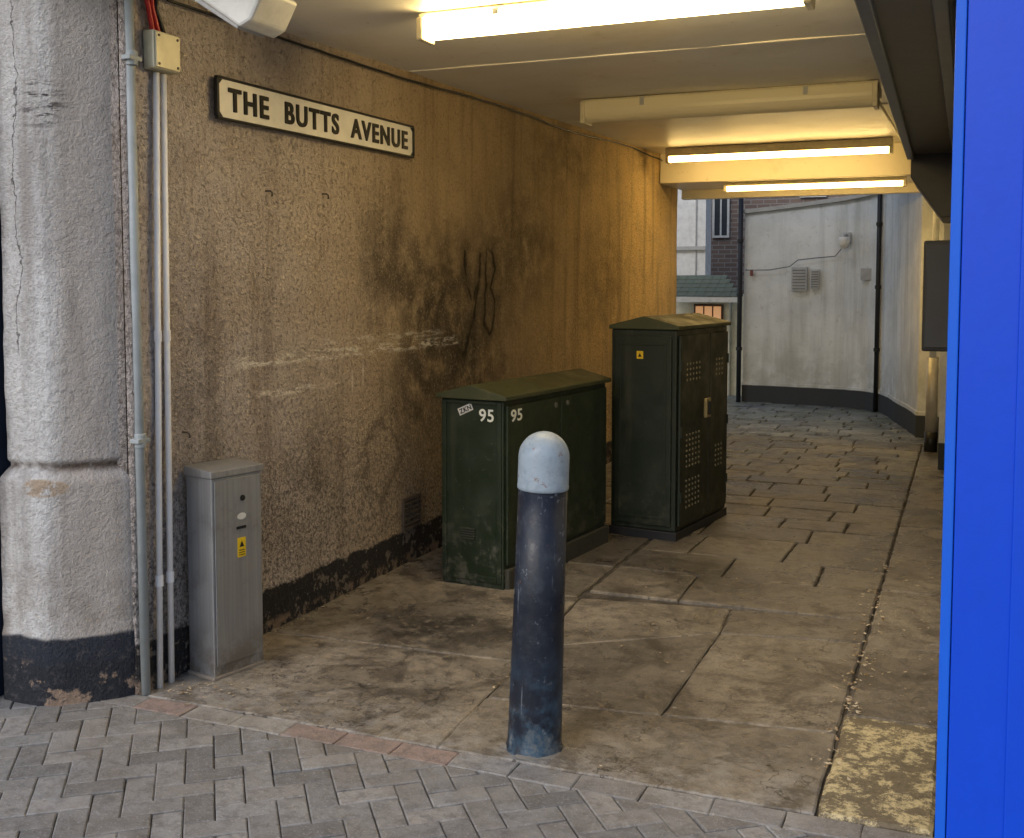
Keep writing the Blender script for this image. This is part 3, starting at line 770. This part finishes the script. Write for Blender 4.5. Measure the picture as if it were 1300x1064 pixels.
for x,y,w,h,lab in ((-1.93,13.86,.095,.15,'grey louvred wall vent on the yard wall'),(-1.74,13.83,.05,.12,'narrow grey vent cover on the yard wall')):
    e=empty('louvre_vent',(x,y,1.545),label=lab,category='vent',group='vents on the yard wall')
    bm=B(); box(bm,-w,w,-.03,.02,-h,h); obj('frame',bm,MGREY,e,bevel=.008)
    bm=B()
    for k in range(7): box(bm,-w*.8,w*.8,-.036,-.031,-h*.82+k*h*.25,-h*.82+k*h*.25+.012)
    obj('louvre',bm,plain('grey_louvre',(.2,.21,.22),.5),e)
e=empty('security_camera',(-1.36,13.68,2.02),label='white dome security camera on wall bracket',category='security camera')
bm=B(); box(bm,-.04,.04,.0,.12,-.05,.08); cyl(bm,(0,.05,.03),(-.02,-.12,.06),.02); obj('bracket',bm,MGREY,e,bevel=.004)
bm=B(); lathe(bm,[(.06,.02),(.065,-.02),(.06,-.07),(.04,-.11),(.01,-.125)],20,(-.02,-.13)); obj('camera_housing',bm,MWH,e,smooth=True)
bm=B(); box(bm,-.018,.018,-.04,.0,-.035,.035)
obj('alarm_box',bm,plain('dull_red_plastic',(.25,.09,.07),.5),loc=(-2.52,13.92,1.62),bevel=.004,label='small red alarm box on the yard wall',category='alarm box')
pts2=[(-2.6,13.9,1.66),(-2.3,13.88,1.66),(-2.05,13.86,1.70),(-1.95,13.85,1.78),(-1.75,13.82,1.80),(-1.5,13.76,1.82),(-1.38,13.70,1.96)]
tube('wall_cable',pts2,.005,plain('grey_cable',(.08,.08,.08),.6),label='thin dark cable running across the yard wall',category='cable')
bm=B(); box(bm,-.07,.07,-.02,.03,-.07,.07); obj('wall_plate',bm,MGREY,loc=(-1.12,13.6,1.6),bevel=.004,label='small grey cover plate on the yard wall',category='cover plate')

e=empty('brick_building',(-3,17.5,0),label='dull brown brick building behind the yard wall',category='building')
bm=B(); box(bm,-6,6,0,4,-.03,4.6); obj('wall',bm,MB,e)
def window(par,x,z,w,h,y=0,fr=.04):
    bm=B(); box(bm,x-w,x+w,y-.03,y-.002,z-h,z+h); W=obj('window',bm,plain('dim_window_glass',(.05,.06,.07),.3),par)
    bm=B(); 
    for a in((x-w-fr,x-w,z-h-fr,z+h+fr),(x+w,x+w+fr,z-h-fr,z+h+fr),(x-w,x+w,z+h,z+h+fr),(x-w,x+w,z-h-fr,z-h),(x-.012,x+.012,z-h,z+h)): box(bm,a[0],a[1],y-.05,y-.031,a[2],a[3])
    obj('frame',bm,MWH,W)
window(e,-.66,2.65,.10,.40,0,.035); window(e,.75,3.25,.16,.4); window(e,-3.2,3.,.35,.5); window(e,1.5,3.25,.16,.4)
e=empty('clad_building',(-3.35,15.0,0),label='pale grey panel clad building with overhanging upper floor',category='building')
bm=B(); box(bm,-4.5,0,0,.35,1.5,4.2); obj('upper_wall',bm,plain('pale_grey_cladding',(.80,.80,.77),.7),e)
bm=B()
for k in range(10): box(bm,-4.5+k*.48+.04,-4.5+k*.48+.055,-.02,-.001,1.5,4.2)
for z in (1.5,1.95): box(bm,-4.5,.01,-.05,-.0205,z,z+.05)
obj('cladding_batten',bm,plain('grey_batten',(.50,.50,.48),.7),e)
bm=B(); box(bm,-4.5,-.05,.05,.34,-.02,1.49); obj('lower_wall',bm,MY,e)
e=empty('shop_porch',(-3.15,14.6,0),label='cream shop porch with small green tiled lean-to roof',category='porch')
bm=B(); box(bm,-.65,.22,0,.38,-.02,1.30); box(bm,.225,.50,.1,.38,-.02,1.35); obj('wall',bm,plain('cream_painted_wall',(.86,.82,.64),.8),e,bevel=.005)
bm=B()
for r in range(5):
    z0=1.32+r*.055; y0=-.42+r*.13
    xe=.42-.07*r   # hipped end
    x0=-.62
    while x0<xe-.02:
        x1=min(x0+.113,xe); v=box(bm,x0+.002,x1,y0,y0+.15,z0,z0+.015)
        for q in v:
            if q.co.y>y0+.1: q.co.z+=.05
        x0+=.115
obj('roof',bm,plain('mossy_green_tile',(.15,.18,.14),.85),e)
bm=B(); box(bm,-.62,.42,-.42,-.38,1.25,1.315); obj('fascia',bm,MWH,e)
bm=B(); box(bm,-.25,.14,-.04,-.002,.1,1.22); d=obj('door',bm,plain('dark_brown_door',(.12,.06,.03),.5),e,bevel=.004)
for k in range(3):
    bm=B(); box(bm,-.225+k*.12,-.125+k*.12,-.045,-.041,.80,1.19)
    obj('door_pane',bm,emis('warm_lit_pane',(1,.36,.08),.34),d)
bm=B(); box(bm,-.55,-.45,-.40,-.30,-.02,1.24); obj('post',bm,MWH,e)

# ---------------- litter ----------------
bm=B()
def leaf(x,y,s_):
    a=random.uniform(0,6.28); z=.005+random.uniform(0,.004)
    P=[(-s_,0,0),(-s_*.3,s_*.45,random.uniform(0,s_*.4)),(s_*.5,s_*.3,0),(s_,0,random.uniform(0,s_*.5)),(s_*.3,-s_*.45,0),(-s_*.5,-s_*.3,random.uniform(0,s_*.3))]
    vs=[bm.verts.new((x+p[0]*math.cos(a)-p[1]*math.sin(a),y+p[0]*math.sin(a)+p[1]*math.cos(a),z+p[2])) for p in P]
    bm.faces.new(vs)
for i in range(170): leaf(-.367+random.gauss(0,.035),random.choice([random.uniform(3.9,5.6),random.uniform(3.3,6.5)]),random.uniform(.005,.015))
for i in range(70): leaf(random.uniform(-.36,-.08),random.uniform(3.9,8.5),random.uniform(.005,.012))
for i in range(90): leaf(random.uniform(-2.6,-.4),random.uniform(3.15,8),random.uniform(.004,.010))
for i in range(110): leaf(-2.72+abs(random.gauss(0,.03)),random.uniform(3.5,6.5),random.uniform(.004,.011))
for i in range(35): leaf(-2.6+random.gauss(0,.1),3.2+random.gauss(0,.06),random.uniform(.005,.012))
def litm():
    m=M('dry_leaf_litter',.8); n=m.noise(40,3,.6); m.base(m.mix(m.step(n,.35,.6),(.22,.13,.06),(.55,.47,.34))); return m.m
obj('leaf_litter',bm,litm(),kind='stuff',label='dry leaf bits and litter along paving joints',category='litter')

# ---------------- light, world, camera ----------------
w=bpy.data.worlds.new('World'); S.world=w; w.use_nodes=True; nt=w.node_tree
sky=nt.nodes.new('ShaderNodeTexSky'); sky.sky_type='NISHITA'; sky.sun_disc=False
sky.sun_elevation=math.radians(35); sky.sun_rotation=math.radians(200); sky.dust_density=1.6; sky.air_density=1.0; sky.ozone_density=1.3
nt.links.new(sky.outputs[0],nt.nodes['Background'].inputs[0]); nt.nodes['Background'].inputs[1].default_value=.15
sl=bpy.data.lights.new('overcast_sun','SUN'); sl.energy=1.15; sl.angle=math.radians(35); sl.color=(1,.98,.95)
so=bpy.data.objects.new('overcast_sun',sl); COL.objects.link(so)
el=math.radians(35); az=math.radians(200)
d=Vector((math.sin(az)*math.cos(el),math.cos(az)*math.cos(el),math.sin(el)))
so.rotation_euler=(-d).to_track_quat('-Z','Y').to_euler()

cam=bpy.data.cameras.new('camera'); co=bpy.data.objects.new('camera',cam); COL.objects.link(co)
th=math.radians(22.5); ph=math.radians(3.8)
f=Vector((-math.sin(th)*math.cos(ph),math.cos(th)*math.cos(ph),-math.sin(ph))); r=Vector((math.cos(th),math.sin(th),0)); u=r.cross(f)
co.matrix_world=Matrix(((r.x,u.x,-f.x,0),(r.y,u.y,-f.y,0),(r.z,u.z,-f.z,1.492),(0,0,0,1)))
cam.sensor_fit='HORIZONTAL'; cam.sensor_width=36; cam.lens=36*1400/1300; cam.shift_y=-79/1300; cam.clip_end=500; cam.clip_start=.05
S.camera=co
